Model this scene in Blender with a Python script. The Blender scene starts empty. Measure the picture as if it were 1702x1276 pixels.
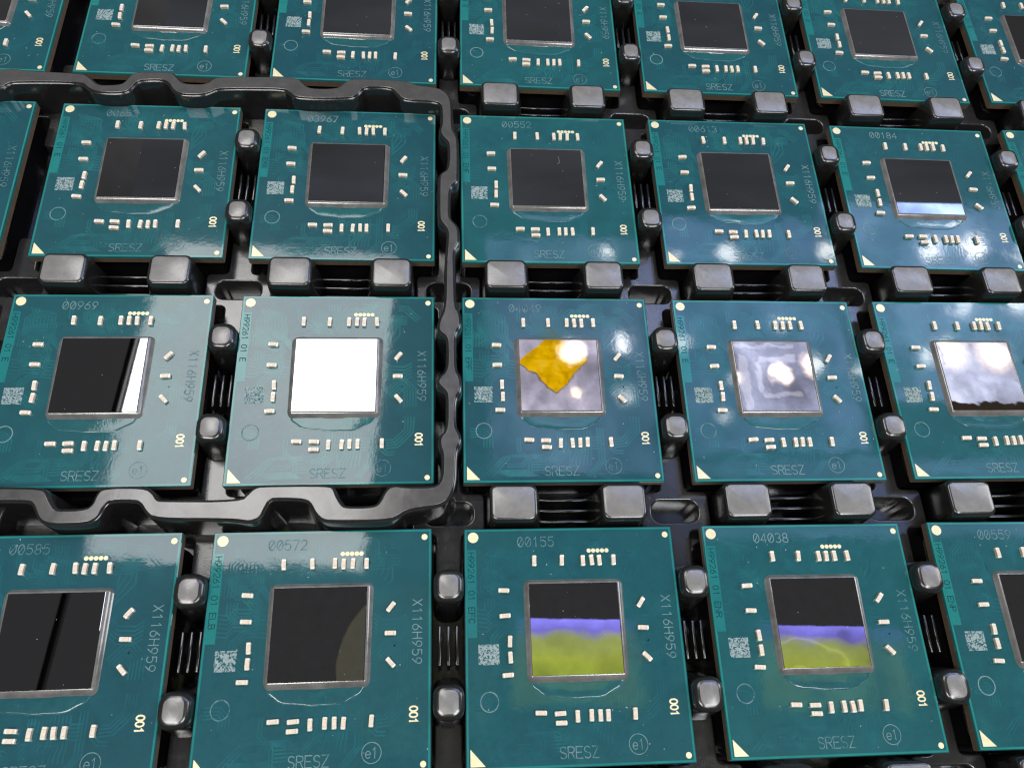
import bpy, bmesh, math, random
from mathutils import Vector, Matrix
from mathutils.geometry import tessellate_polygon

random.seed(7)
MM = 0.001
scene = bpy.context.scene
COL = scene.collection

# ------------------------------------------------------------------ camera
cam_data = bpy.data.cameras.new('camera')
cam = bpy.data.objects.new('camera', cam_data)
COL.objects.link(cam)
cam.matrix_world = Matrix((
    (0.9965523507, -0.0017788143, -0.0829472613, -0.01415547606),
    (-0.0317889077, 0.9152854434, -0.4015495268, -0.03948791346),
    (0.0766347029, 0.4028019276, 0.9120733136, 0.09021821481),
    (0, 0, 0, 1)))
cam_data.sensor_width = 36.0
cam_data.lens = 1329.667 / 1702 * 36.0
cam_data.clip_start = 0.002
cam_data.clip_end = 20.0
cam_data.dof.use_dof = True
cam_data.dof.focus_distance = 0.100
cam_data.dof.aperture_fstop = 110.0
scene.camera = cam

# ------------------------------------------------------------------ dim room
world = bpy.data.worlds.new('World')
scene.world = world
world.use_nodes = True
bg = world.node_tree.nodes['Background']
bg.inputs['Color'].default_value = (1.0, 0.99, 1.0, 1)
bg.inputs['Strength'].default_value = 0.075

# ------------------------------------------------------------------ lamps
def lamp(name, loc, size, radiance, color=(1, 1, 1), rotz=0.0, aim=None, disk=False, spread=180):
    """area lamp; loc and size in metres, radiance in scene units"""
    l = bpy.data.lights.new(name, 'AREA')
    l.shape = 'DISK' if disk else 'RECTANGLE'
    l.size = size[0]
    l.size_y = size[1]
    area = size[0] * size[1] * (math.pi / 4 if disk else 1)
    l.energy = radiance * area * 4.0
    l.color = color
    l.spread = math.radians(spread)
    o = bpy.data.objects.new(name, l)
    COL.objects.link(o)
    o.location = loc
    if aim is None:
        o.rotation_euler = (0, 0, math.radians(rotz))
    else:
        d = Vector(aim) - Vector(loc)
        o.rotation_euler = d.to_track_quat('-Z', 'Y').to_euler()
    return o

def emission(o, build):
    """uneven diffuser: build(nt, u, v, uv) returns a colour socket multiplied into the lamp's own colour"""
    l = o.data
    l.use_nodes = True
    nt = l.node_tree
    em = next(n for n in nt.nodes if n.type == 'EMISSION')
    ge = nt.nodes.new('ShaderNodeNewGeometry')
    sp = nt.nodes.new('ShaderNodeSeparateXYZ')
    nt.links.new(ge.outputs['Parametric'], sp.inputs[0])
    col = build(nt, sp.outputs[0], sp.outputs[1], ge.outputs['Parametric'])
    nt.links.new(col, em.inputs['Color'])
    return o

def nmath(nt, op, a, b_=None, c=None):
    n = nt.nodes.new('ShaderNodeMath'); n.operation = op
    for i, x in enumerate((a, b_, c)):
        if x is None:
            continue
        if isinstance(x, (int, float)):
            n.inputs[i].default_value = x
        else:
            nt.links.new(x, n.inputs[i])
    return n.outputs[0]

def ntex(nt, uv, scale, detail=2.0, off=0.0):
    mp = nt.nodes.new('ShaderNodeMapping')
    mp.inputs['Location'].default_value = (off, off * 0.7, off * 0.3)
    nt.links.new(uv, mp.inputs['Vector'])
    n = nt.nodes.new('ShaderNodeTexNoise')
    n.inputs['Scale'].default_value = scale
    n.inputs['Detail'].default_value = detail
    nt.links.new(mp.outputs[0], n.inputs['Vector'])
    return n.outputs['Fac']

def nramp(nt, fac, stops):
    r = nt.nodes.new('ShaderNodeValToRGB')
    while len(r.color_ramp.elements) < len(stops):
        r.color_ramp.elements.new(0.5)
    for e, (pos, col) in zip(r.color_ramp.elements, stops):
        e.position = pos
        e.color = (*col, 1)
    nt.links.new(fac, r.inputs['Fac'])
    return r.outputs['Color']

def soft_spot(nt, u, v, uv):
    # parametric coordinates of the lamp, bright core and quick falloff
    d = nt.nodes.new('ShaderNodeVectorMath'); d.operation = 'DISTANCE'
    nt.links.new(uv, d.inputs[0]); d.inputs[1].default_value = (0.5, 0.5, 0)
    return nramp(nt, d.outputs['Value'], [(0.0, (1, 1, 1)), (0.18, (0.9, 0.9, 0.9)), (0.28, (0.14, 0.14, 0.16)), (0.42, (0.03, 0.03, 0.035)), (0.5, (0, 0, 0))])

def panel_pattern(off, lo=0.25):
    def f(nt, u, v, uv):
        n1 = ntex(nt, uv, 4.0, 3.0, off)
        vo = nt.nodes.new('ShaderNodeTexVoronoi'); vo.feature = 'DISTANCE_TO_EDGE'
        vo.inputs['Scale'].default_value = 5.0
        mp = nt.nodes.new('ShaderNodeMapping'); mp.inputs['Location'].default_value = (off * 1.3, off, 0)
        nt.links.new(uv, mp.inputs['Vector']); nt.links.new(mp.outputs[0], vo.inputs['Vector'])
        ed = nramp(nt, vo.outputs['Distance'], [(0.0, (0.16, 0.16, 0.18)), (0.06, (0.05, 0.05, 0.06)), (0.14, (0, 0, 0))])
        base = nramp(nt, n1, [(0.30, (lo, lo, lo * 1.1)), (0.50, (0.75, 0.75, 0.78)), (0.70, (1.5, 1.45, 1.4))])
        mx = nt.nodes.new('ShaderNodeMix'); mx.data_type = 'RGBA'; mx.blend_type = 'ADD'
        mx.inputs['Factor'].default_value = 1.0
        nt.links.new(base, mx.inputs['A']); nt.links.new(ed, mx.inputs['B'])
        return mx.outputs['Result']
    return f

def banded(off, s, lo=0.35):
    # violet band at one edge running into yellow-green, smeared
    def f(nt, u, v, uv):
        n1 = ntex(nt, uv, 5.0, 3.0, off)
        n2 = ntex(nt, uv, 2.2, 2.0, off + 3.0)
        w = nt.nodes.new('ShaderNodeTexWave'); w.inputs['Scale'].default_value = 0.42; w.wave_type = 'RINGS'; w.rings_direction = 'Z'
        w.inputs['Distortion'].default_value = 3.0; w.inputs['Detail'].default_value = 1.0
        wm = nt.nodes.new('ShaderNodeMapping'); wm.inputs['Location'].default_value = (-0.35 - 0.03 * off, -0.2, 0)
        wm.inputs['Scale'].default_value = (1.7, 1.0, 1.0)
        nt.links.new(uv, wm.inputs['Vector']); nt.links.new(wm.outputs[0], w.inputs['Vector'])
        t = nmath(nt, 'ADD', v, nmath(nt, 'MULTIPLY', nmath(nt, 'SUBTRACT', n1, 0.5), 0.22))
        t = nmath(nt, 'SUBTRACT', 1.0, t) if s < 0 else t
        col = nramp(nt, t, [(0.0, (0.36, 0.56, 0.02)), (0.50, (0.58, 0.68, 0.05)), (0.74, (0.52, 0.60, 0.14)), (0.82, (0.48, 0.50, 0.55)), (0.88, (0.34, 0.29, 1.2)), (0.99, (0.50, 0.45, 1.8))])
        g = nramp(nt, nmath(nt, 'ADD', nmath(nt, 'MULTIPLY', w.outputs['Fac'], 0.30 if lo < 0.6 else 0.08), nmath(nt, 'MULTIPLY', n2, 0.9 if lo < 0.6 else 1.15)), [(0.42, (lo, lo, lo)), (0.50, (0.85, 0.85, 0.85)), (0.62, (1, 1, 1)), (0.72, (1.15, 1.15, 1.15)), (0.75, (1.9 - lo, 1.9 - lo, 1.9 - lo)), (0.79, (1.1, 1.1, 1.1))])
        mx = nt.nodes.new('ShaderNodeMix'); mx.data_type = 'RGBA'; mx.blend_type = 'MULTIPLY'
        mx.inputs['Factor'].default_value = 1.0
        nt.links.new(col, mx.inputs['A']); nt.links.new(g, mx.inputs['B'])
        return mx.outputs['Result']
    return f

# overhead lamps behind the photographer (outside what the flat chips mirror)
lamp('ceiling_lamp_rear', (-0.42, -0.46, 1.20), (0.55, 0.26), 12.5, (1, 0.975, 0.94), aim=(-0.02, 0, 0))
lamp('ceiling_lamp_rear_side', (0.40, -0.46, 1.20), (0.55, 0.26), 12.5, (0.97, 0.985, 1.0), aim=(0.02, 0, 0))
lamp('ceiling_lamp_side', (1.75, 0.45, 1.0), (0.5, 0.9), 5.0, (0.95, 0.97, 1.0), aim=(0, 0, 0))
# white panel mirrored in the chips marked 00969 and its neighbour
emission(lamp('white_panel_lamp', (-0.287, 0.425, 1.0), (0.36, 0.49), 5.6, (1.0, 0.985, 0.96), rotz=-4),
         lambda nt, u, v, uv: nramp(nt, ntex(nt, uv, 1.6, 2.0), [(0.3, (0.78, 0.79, 0.82)), (0.7, (1.05, 1.04, 1.02))]))
# bluish ceiling panels mirrored at the other side
for i, (x0, x1, y0, y1, L, c) in enumerate([
        (0.05, 0.30, 0.30, 0.70, 1.9, (0.44, 0.55, 1.0)),
        (0.31, 0.62, 0.33, 0.74, 2.8, (0.35, 0.50, 1.0)),
        (0.63, 1.02, 0.41, 0.785, 3.4, (0.38, 0.54, 1.0)),
        (0.32, 0.95, 0.20, 0.32, 1.6, (0.36, 0.52, 1.0))]):
    emission(lamp('ceiling_panel_lamp', ((x0 + x1) / 2, (y0 + y1) / 2, 1.0), (x1 - x0, y1 - y0), L, c), panel_pattern(2.0 + 1.7 * i))
# dim patterned emitters added to give the rear rows' dies faint gradients
emission(lamp('far_ceiling_panel', (0.35, 1.35, 1.3), (2.0, 0.8), 0.05, (0.75, 0.8, 1.0)), panel_pattern(11.0, 0.05))
emission(lamp('far_ceiling_panel', (-0.75, 1.25, 1.3), (0.9, 0.9), 0.035, (1.0, 0.98, 0.92)), panel_pattern(14.0, 0.05))
# small LED downlights
for x, y, r, L in [(243, 663, 15, 14), (357, 660, 12, 8), (443, 664, 22, 14), (615, 675, 20, 15), (796, 684, 22, 18),
                   (870, 688, 26, 26), (955, 675, 18, 14), (254, 502, 17, 22), (251, 417, 15, 9),
                   (347, 507, 15, 10), (508, 535, 13, 8), (496, 451, 15, 30), (549, 466, 17, 18), (422, 444, 13, 6),
                   (398, 380, 11, 8), (626, 460, 13, 10), (178, 419, 14, 2), (740, 481, 18, 12), (775, 492, 26, 10),
                   (850, 486, 28, 10), (820, 574, 20, 11), (915, 579, 24, 13)]:
    emission(lamp('downlight', (x * MM, y * MM, 0.985), (r * 3.0 * MM, r * 3.0 * MM), L, (1, 0.99, 0.95), disk=True), soft_spot)
emission(lamp('downlight', (0.171, 0.470, 0.95), (0.05, 0.05), 40, (1, 0.99, 0.95), disk=True), soft_spot)
# fixture frame round the brightest downlight
for x, y, sx, sy in ((496, 478, 58, 9), (496, 420, 58, 7), (464, 450, 8, 52), (440, 440, 14, 90), (470, 500, 110, 5)):
    lamp('fixture_edge', (x * MM, y * MM, 0.99), (sx * MM, sy * MM), 0.75, (0.55, 0.68, 1.0))
# unseen emitters added for the green and violet reflection in two front dies
emission(lamp('green_lamp', (0.155, 0.046, 0.99), (0.165, 0.104), 1.0, (1, 1, 1), rotz=-2.4), banded(1.0, 1, 0.75))
emission(lamp('green_lamp', (0.500, 0.029, 0.99), (0.200, 0.104), 0.95, (1, 1, 1), rotz=-2.6), banded(7.3, 1))
lamp('dim_amber_lamp', (-0.045, 0.045, 0.99), (0.21, 0.21), 0.085, (1.0, 0.92, 0.45), disk=True)  # unseen emitter added for the faint arc in one front die

# ------------------------------------------------------------------ exposure
scene.view_settings.view_transform = 'Standard'
scene.view_settings.look = 'None'
scene.view_settings.exposure = 0.0
scene.view_settings.gamma = 1.0
scene.view_settings.use_curve_mapping = False
scene.render.film_transparent = False
scene.cycles.filter_width = 1.25
scene.cycles.max_bounces = 8
scene.cycles.use_denoising = True
scene.cycles.sample_clamp_indirect = 6.0

# ------------------------------------------------------------------ materials
def new_mat(name):
    m = bpy.data.materials.new(name)
    m.use_nodes = True
    nt = m.node_tree
    return m, nt, nt.nodes['Principled BSDF']

def coords(nt, scale=1000.0, rand=True):
    """object coordinates in millimetres, shifted per object"""
    tc = nt.nodes.new('ShaderNodeTexCoord')
    mp = nt.nodes.new('ShaderNodeVectorMath'); mp.operation = 'SCALE'
    mp.inputs['Scale'].default_value = scale
    nt.links.new(tc.outputs['Object'], mp.inputs[0])
    if not rand:
        return mp.outputs[0]
    oi = nt.nodes.new('ShaderNodeObjectInfo')
    mu = nt.nodes.new('ShaderNodeMath'); mu.operation = 'MULTIPLY'
    mu.inputs[1].default_value = 317.0
    nt.links.new(oi.outputs['Random'], mu.inputs[0])
    ad = nt.nodes.new('ShaderNodeVectorMath'); ad.operation = 'ADD'
    nt.links.new(mp.outputs[0], ad.inputs[0])
    nt.links.new(mu.outputs[0], ad.inputs[1])
    return ad.outputs[0]

def noise(nt, vec, scale, detail=3.0, rough=0.55, dist=0.0):
    n = nt.nodes.new('ShaderNodeTexNoise')
    n.inputs['Scale'].default_value = scale
    n.inputs['Detail'].default_value = detail
    n.inputs['Roughness'].default_value = rough
    n.inputs['Distortion'].default_value = dist
    nt.links.new(vec, n.inputs['Vector'])
    return n.outputs['Fac']

def ramp(nt, fac, stops):
    r = nt.nodes.new('ShaderNodeValToRGB')
    while len(r.color_ramp.elements) < len(stops):
        r.color_ramp.elements.new(0.5)
    for e, (pos, col) in zip(r.color_ramp.elements, stops):
        e.position = pos
        e.color = (*col, 1) if len(col) == 3 else col
    nt.links.new(fac, r.inputs['Fac'])
    return r.outputs['Color']

def bump(nt, heights, bsdf):
    """heights: list of (socket, distance in metres) chained"""
    prev = None
    for h, d in heights:
        b = nt.nodes.new('ShaderNodeBump')
        b.inputs['Strength'].default_value = 1.0
        b.inputs['Distance'].default_value = d
        nt.links.new(h, b.inputs['Height'])
        if prev:
            nt.links.new(prev, b.inputs['Normal'])
        prev = b.outputs['Normal']
    nt.links.new(prev, bsdf.inputs['Normal'])

def maprange(nt, v, a, b, c, d):
    n = nt.nodes.new('ShaderNodeMapRange')
    for k, x in zip(('From Min', 'From Max', 'To Min', 'To Max'), (a, b, c, d)):
        n.inputs[k].default_value = x
    nt.links.new(v, n.inputs['Value'])
    return n.outputs['Result']

M = {}

def solder_mask(name, c0, c1, c2, rough=0.085, big=3.0e-6, nsc=0.22):
    m, nt, b = new_mat(name)
    v = coords(nt)
    n1 = noise(nt, v, nsc, 4, 0.6, 0.6)
    col = ramp(nt, n1, [(0.3, c0), (0.55, c1), (0.75, c2)])
    dust = ramp(nt, noise(nt, v, 3.1, 2, 0.5), [(0.735, (0, 0, 0)), (0.80, (1, 1, 1))])
    mx = nt.nodes.new('ShaderNodeMix'); mx.data_type = 'RGBA'
    nt.links.new(dust, mx.inputs['Factor']); nt.links.new(col, mx.inputs['A'])
    mx.inputs['B'].default_value = (c2[0] * 2.5, c2[1] * 1.7, c2[2] * 1.7, 1)
    oi = nt.nodes.new('ShaderNodeObjectInfo')
    hs = nt.nodes.new('ShaderNodeHueSaturation')
    nt.links.new(maprange(nt, oi.outputs['Random'], 0, 1, 0.490, 0.514), hs.inputs['Hue'])
    nt.links.new(maprange(nt, oi.outputs['Random'], 0, 1, 1.02, 0.86), hs.inputs['Value'])
    nt.links.new(mx.outputs['Result'], hs.inputs['Color'])
    nt.links.new(hs.outputs['Color'], b.inputs['Base Color'])
    n2 = noise(nt, v, 1.6, 3, 0.6)
    nt.links.new(maprange(nt, n2, 0.3, 0.75, rough * 3.0, rough * 5.5), b.inputs['Roughness'])
    b.inputs['IOR'].default_value = 1.5
    b.inputs['Coat Weight'].default_value = 1.0
    b.inputs['Specular IOR Level'].default_value = 0.12
    b.inputs['Coat Roughness'].default_value = 0.035
    b.inputs['Roughness'].default_value = 0.3
    n3 = noise(nt, v, 0.16, 1.5, 0.5)
    n4 = noise(nt, v, 2.2, 3, 0.65)
    bump(nt, [(n3, big * 9), (n4, big * 0.55)], b)
    nt.links.new(b.inputs['Normal'].links[0].from_socket, b.inputs['Coat Normal'])
    return m

M['mask'] = solder_mask('teal_solder_mask', (0.0100, 0.080, 0.097), (0.0110, 0.093, 0.110), (0.0130, 0.108, 0.124))
M['trace'] = solder_mask('teal_over_copper', (0.0105, 0.094, 0.110), (0.0130, 0.122, 0.136), (0.017, 0.158, 0.166), nsc=0.4)
M['band'] = solder_mask('light_teal_edge', (0.018, 0.205, 0.185), (0.022, 0.235, 0.21), (0.03, 0.27, 0.24), 0.22)
M['strip'] = solder_mask('teal_code_strip', (0.010, 0.175, 0.175), (0.012, 0.20, 0.195), (0.015, 0.225, 0.21), 0.12)

def plain(name, col, rough, metallic=0.0, ior=1.5, var=0.0, nscale=3.0, bumps=()):
    m, nt, b = new_mat(name)
    b.inputs['Roughness'].default_value = rough
    b.inputs['Metallic'].default_value = metallic
    b.inputs['IOR'].default_value = ior
    v = coords(nt)
    n = noise(nt, v, nscale, 3, 0.6)
    lo = tuple(c * (1 - var) for c in col)
    hi = tuple(min(1, c * (1 + var)) for c in col)
    nt.links.new(ramp(nt, n, [(0.3, lo), (0.7, hi)]), b.inputs['Base Color'])
    if bumps:
        bump(nt, [(noise(nt, v, s, 1.3 if s < 1 else 3, 0.5), d) for s, d in bumps], b)
    return m

M['core'] = plain('laminate_edge', (0.17, 0.12, 0.08), 0.55, var=0.2)
M['die'] = plain('polished_silicon', (0.34, 0.345, 0.36), 0.012, metallic=1.0, var=0.02, bumps=((0.4, 0.4e-6),))
M['die_film'] = plain('silicon_under_film', (0.38, 0.29, 0.205), 0.01, metallic=1.0, var=0.10, nscale=0.9,
                      bumps=((0.32, 0.6e-5), (0.95, 0.9e-6)))  # film creases; warm base colour offsets the blue panels in the reflection
M['die_front'] = plain('silicon_smeared', (0.36, 0.365, 0.38), 0.008, metallic=1.0, var=0.06, nscale=0.8,
                       bumps=((0.3, 1.6e-6), (0.9, 0.35e-6)))
M['fillet'] = plain('grey_underfill', (0.17, 0.165, 0.155), 0.15, ior=1.85, var=0.3, nscale=0.5, bumps=((0.7, 1.2e-5), (2.0, 2e-6)))
M['residue'] = solder_mask('clear_underfill_residue', (0.012, 0.092, 0.102), (0.014, 0.108, 0.118), (0.018, 0.125, 0.130), big=1.1e-5, nsc=0.8)
M['residue_edge'] = plain('underfill_edge', (0.05, 0.16, 0.175), 0.2, var=0.7, nscale=1.4)
M['ceramic'] = plain('capacitor_ceramic', (0.76, 0.65, 0.51), 0.38, var=0.12)
M['tin'] = plain('tinned_end', (0.95, 0.88, 0.74), 0.26, metallic=0.2, var=0.08, nscale=4.0)
M['gold'] = plain('gold_pad', (0.90, 0.80, 0.50), 0.36, metallic=0.25, var=0.07)
def etched():
    m, nt, b = new_mat('laser_etch')
    v = coords(nt)
    oi = nt.nodes.new('ShaderNodeObjectInfo')
    k = nmath(nt, 'MULTIPLY_ADD', oi.outputs['Random'], 0.22, -0.10)
    f = nmath(nt, 'ADD', noise(nt, v, 1.1, 4, 0.7), k)
    nt.links.new(ramp(nt, f, [(0.30, (0.035, 0.125, 0.14)), (0.52, (0.16, 0.265, 0.275)), (0.75, (0.22, 0.32, 0.33))]), b.inputs['Base Color'])
    b.inputs['Roughness'].default_value = 0.8
    return m
M['etch'] = etched()
M['dark_text'] = plain('dark_teal_text', (0.004, 0.055, 0.062), 0.4, var=0.1)
for k in ('etch', 'dark_text'):
    M[k].node_tree.nodes['Principled BSDF'].inputs['Specular IOR Level'].default_value = 0.12

# laser-marked square: irregular pale mottling
m, nt, b = new_mat('laser_marked_patch')
v = coords(nt)
vs = nt.nodes.new('ShaderNodeVectorMath'); vs.operation = 'SNAP'
vs.inputs[1].default_value = (0.115, 0.115, 10)
nt.links.new(v, vs.inputs[0])
wn = nt.nodes.new('ShaderNodeTexWhiteNoise'); nt.links.new(vs.outputs[0], wn.inputs['Vector'])
n2 = noise(nt, v, 4.2, 2, 0.5)
ad = nt.nodes.new('ShaderNodeMath'); ad.operation = 'MULTIPLY_ADD'; ad.inputs[1].default_value = 0.45
nt.links.new(wn.outputs['Value'], ad.inputs[0]); nt.links.new(n2, ad.inputs[2])
nt.links.new(ramp(nt, ad.outputs[0], [(0.58, (0.012, 0.10, 0.11)), (0.70, (0.27, 0.34, 0.34)), (0.95, (0.34, 0.40, 0.39))]), b.inputs['Base Color'])
b.inputs['Roughness'].default_value = 0.7
b.inputs['Specular IOR Level'].default_value = 0.15
M['patch'] = m

# black tray plastic: satin, with fine flow lines and a grainy skin
def plastic(name, col, r0, r1, flow, grain):
    m, nt, b = new_mat(name)
    b.inputs['Base Color'].default_value = (*col, 1)
    b.inputs['IOR'].default_value = 1.75
    v = coords(nt)
    n1 = noise(nt, v, 0.45, 4, 0.6, 0.8)
    nt.links.new(maprange(nt, n1, 0.3, 0.7, r0, r1), b.inputs['Roughness'])
    nt.links.new(ramp(nt, noise(nt, v, 0.9, 3, 0.6), [(0.3, tuple(c * 0.85 for c in col)), (0.75, tuple(c * 1.15 for c in col))]),
                 b.inputs['Base Color'])
    bump(nt, [(noise(nt, v, 0.35, 3, 0.5, 1.2), flow), (noise(nt, v, 7.0, 2, 0.6), grain)], b)
    return m

M['plastic'] = plastic('black_tray_plastic', (0.018, 0.0175, 0.017), 0.17, 0.26, 0.9e-5, 0.7e-6)
M['worn'] = plastic('black_tray_plastic_worn', (0.215, 0.205, 0.195), 0.24, 0.30, 0.4e-5, 4.5e-6)  # peg tops: light on them painted in as a paler grey
M['grainy'] = plastic('black_tray_plastic_grainy', (0.026, 0.025, 0.0245), 0.08, 0.16, 1.2e-5, 7.0e-6)
M['ridge'] = plastic('black_tray_plastic_ridge', (0.020, 0.019, 0.019), 0.12, 0.22, 0.9e-5, 0.8e-6)
M['ridge_top'] = plastic('black_tray_plastic_ridge_top', (0.080, 0.076, 0.072), 0.12, 0.20, 0.9e-5, 1.6e-6)  # ridge top: brightness from light painted in, paler than its sides
M['deep'] = plastic('black_tray_plastic_smooth', (0.008, 0.008, 0.0085), 0.10, 0.22, 1.5e-5, 0.3e-6)

# ------------------------------------------------------------------ object helpers
def link(o, parent=None):
    COL.objects.link(o)
    if parent is not None:
        o.parent = parent
    return o

def mesh_from(name, verts, faces, mats, fmat=None, smooth=None):
    me = bpy.data.meshes.new(name)
    me.from_pydata([(x * MM, y * MM, z * MM) for x, y, z in verts], [], faces)
    for mm in (mats if isinstance(mats, (list, tuple)) else [mats]):
        me.materials.append(mm)
    if fmat:
        me.polygons.foreach_set('material_index', fmat)
    if smooth is True:
        me.polygons.foreach_set('use_smooth', [True] * len(me.polygons))
    elif smooth:
        me.polygons.foreach_set('use_smooth', smooth)
    me.update()
    return me

def mesh_bm(name, bm, mats, smooth=False):
    bmesh.ops.scale(bm, vec=(MM, MM, MM), verts=bm.verts)
    me = bpy.data.meshes.new(name)
    bmesh.ops.recalc_face_normals(bm, faces=bm.faces)
    bm.to_mesh(me); bm.free()
    for mm in (mats if isinstance(mats, (list, tuple)) else [mats]):
        me.materials.append(mm)
    me.polygons.foreach_set('use_smooth', [smooth] * len(me.polygons))
    return me

def part(name, me, parent, loc=(0, 0, 0), rotz=0.0, kind=None):
    o = bpy.data.objects.new(name, me)
    link(o, parent)
    o.location = [c * MM for c in loc]
    if rotz:
        o.rotation_euler = (0, 0, rotz)
    if kind:
        o['kind'] = kind
    return o

def thing(name, loc, label, cat, rotz=0.0, group=None):
    o = bpy.data.objects.new(name, None)
    link(o)
    o.empty_display_size = 0.005
    o.location = [c * MM for c in loc]
    o.rotation_euler = (0, 0, rotz)
    o['label'] = label; o['category'] = cat
    if group:
        o['group'] = group
    return o

def add_box(bm, x0, x1, y0, y1, z0, z1, mi=0):
    vs = [bm.verts.new(p) for p in ((x0, y0, z0), (x1, y0, z0), (x1, y1, z0), (x0, y1, z0),
                                    (x0, y0, z1), (x1, y0, z1), (x1, y1, z1), (x0, y1, z1))]
    fs = []
    for f in ((3, 2, 1, 0), (4, 5, 6, 7), (0, 1, 5, 4), (1, 2, 6, 5), (2, 3, 7, 6), (3, 0, 4, 7)):
        face = bm.faces.new([vs[i] for i in f]); face.material_index = mi
        fs.append(face)
    return vs, fs

def round_rect(cx, cy, w, h, r, n=5):
    pts = []
    for k, (sx, sy) in enumerate(((1, 1), (-1, 1), (-1, -1), (1, -1))):
        for i in range(n + 1):
            a = math.pi / 2 * (k + i / n)
            pts.append((cx + sx * (w / 2 - r) + r * math.cos(a), cy + sy * (h / 2 - r) + r * math.sin(a)))
    return pts

def area2(p):
    return sum(p[i][0] * p[(i + 1) % len(p)][1] - p[(i + 1) % len(p)][0] * p[i][1] for i in range(len(p)))

def offset(p, d):
    """offset a closed outline inwards by d (outline counter-clockwise)"""
    n = len(p); out = []
    for i in range(n):
        a = Vector(p[i - 1]); b_ = Vector(p[i]); c = Vector(p[(i + 1) % n])
        e1 = (b_ - a); e2 = (c - b_)
        if e1.length < 1e-9 or e2.length < 1e-9:
            out.append(tuple(b_)); continue
        e1.normalize(); e2.normalize()
        n1 = Vector((-e1.y, e1.x)); n2 = Vector((-e2.y, e2.x))
        k = n1 + n2
        if k.length < 1e-6:
            out.append(tuple(b_ + n1 * d)); continue
        k.normalize()
        s = d / max(0.45, k.dot(n1))
        out.append((b_.x + k.x * s, b_.y + k.y * s))
    return out

def chaikin(p, it=1, closed=True):
    for _ in range(it):
        q = []
        n = len(p)
        for i in range(n if closed else n - 1):
            a = p[i]; b_ = p[(i + 1) % n]
            q.append((a[0] * .75 + b_[0] * .25, a[1] * .75 + b_[1] * .25))
            q.append((a[0] * .25 + b_[0] * .75, a[1] * .25 + b_[1] * .75))
        p = q
    return p

def moulded(name, outer, holes, z0, z1, bev, mat, draft=0.0, topmat=None, hole_z=None, prof=None):
    """plate with rounded rims: outline, holes, bottom and top height"""
    if area2(outer) < 0:
        outer = outer[::-1]
    holes = [h if area2(h) > 0 else h[::-1] for h in holes]
    verts, faces, smooth = [], [], []
    def loop(pts, z):
        i0 = len(verts)
        verts.extend((x, y, z) for x, y in pts)
        return list(range(i0, i0 + len(pts)))
    def bridge(a, b_, flip):
        n = len(a)
        for i in range(n):
            j = (i + 1) % n
            f = [a[i], a[j], b_[j], b_[i]]
            faces.append(f[::-1] if flip else f); smooth.append(True)
    tops = []
    prof = prof or [(-draft, z0), (0, z1 - bev), (bev * 0.12, z1 - bev * 0.5), (bev * 0.5, z1 - bev * 0.12), (bev, z1)]
    rings = [loop(offset(outer, d), z) for d, z in prof]
    for a, b_ in zip(rings, rings[1:]):
        bridge(a, b_, False)
    tops.append(rings[-1])
    for h in holes:
        hz = z0 if hole_z is None else hole_z
        hp = [(0, hz), (0, z1 - bev), (-bev * 0.12, z1 - bev * 0.5), (-bev * 0.5, z1 - bev * 0.12), (-bev, z1)]
        rr = [loop(offset(h, d), z) for d, z in hp]
        for a, b_ in zip(rr, rr[1:]):
            bridge(a, b_, True)
        tops.append(rr[-1])
    flat = [i for t in tops for i in t]
    nside = len(faces)
    polys = [[Vector((verts[i][0], verts[i][1], 0)) for i in t] for t in tops]
    for t in tessellate_polygon(polys):
        f = [flat[i] for i in t]
        a, b_, c = (verts[i] for i in f)
        if (b_[0] - a[0]) * (c[1] - a[1]) - (b_[1] - a[1]) * (c[0] - a[0]) < 0:
            f = f[::-1]
        faces.append(f); smooth.append(False)
    if topmat is None:
        return mesh_from(name, verts, faces, mat, None, smooth)
    return mesh_from(name, verts, faces, [mat, topmat], [0] * nside + [1] * (len(faces) - nside), smooth)

def strokes(lines, w, z=0.0, lift=0.0012):
    """flat ribbons along polylines, mitred; returns verts, faces"""
    verts, faces = [], []
    for k, (pl, closed) in enumerate(lines):
        n = len(pl); L, Rr = [], []
        for i in range(n):
            b_ = Vector(pl[i])
            a = Vector(pl[i - 1]) if (i or closed) else None
            c = Vector(pl[(i + 1) % n]) if (i < n - 1 or closed) else None
            e1 = (b_ - a).normalized() if a is not None else (c - b_).normalized()
            e2 = (c - b_).normalized() if c is not None else e1
            n1 = Vector((-e1.y, e1.x)); n2 = Vector((-e2.y, e2.x))
            m_ = n1 + n2
            m_ = m_.normalized() if m_.length > 1e-6 else n1
            s = w / 2 / max(0.5, m_.dot(n1))
            if a is None: b_ = b_ - e2 * w * 0.4
            if c is None: b_ = b_ + e1 * w * 0.4
            L.append(b_ + m_ * s); Rr.append(b_ - m_ * s)
        i0 = len(verts); zz = z + lift * k
        for l, r in zip(L, Rr):
            verts.append((l.x, l.y, zz)); verts.append((r.x, r.y, zz))
        for i in range(n if closed else n - 1):
            j = (i + 1) % n
            faces.append((i0 + 2 * i, i0 + 2 * i + 1, i0 + 2 * j + 1, i0 + 2 * j))
    return verts, faces

def arc(cx, cy, rx, ry, a0, a1, n=12):
    return [(cx + rx * math.cos(math.radians(a0 + (a1 - a0) * i / n)), cy + ry * math.sin(math.radians(a0 + (a1 - a0) * i / n))) for i in range(n + 1)]

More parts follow.
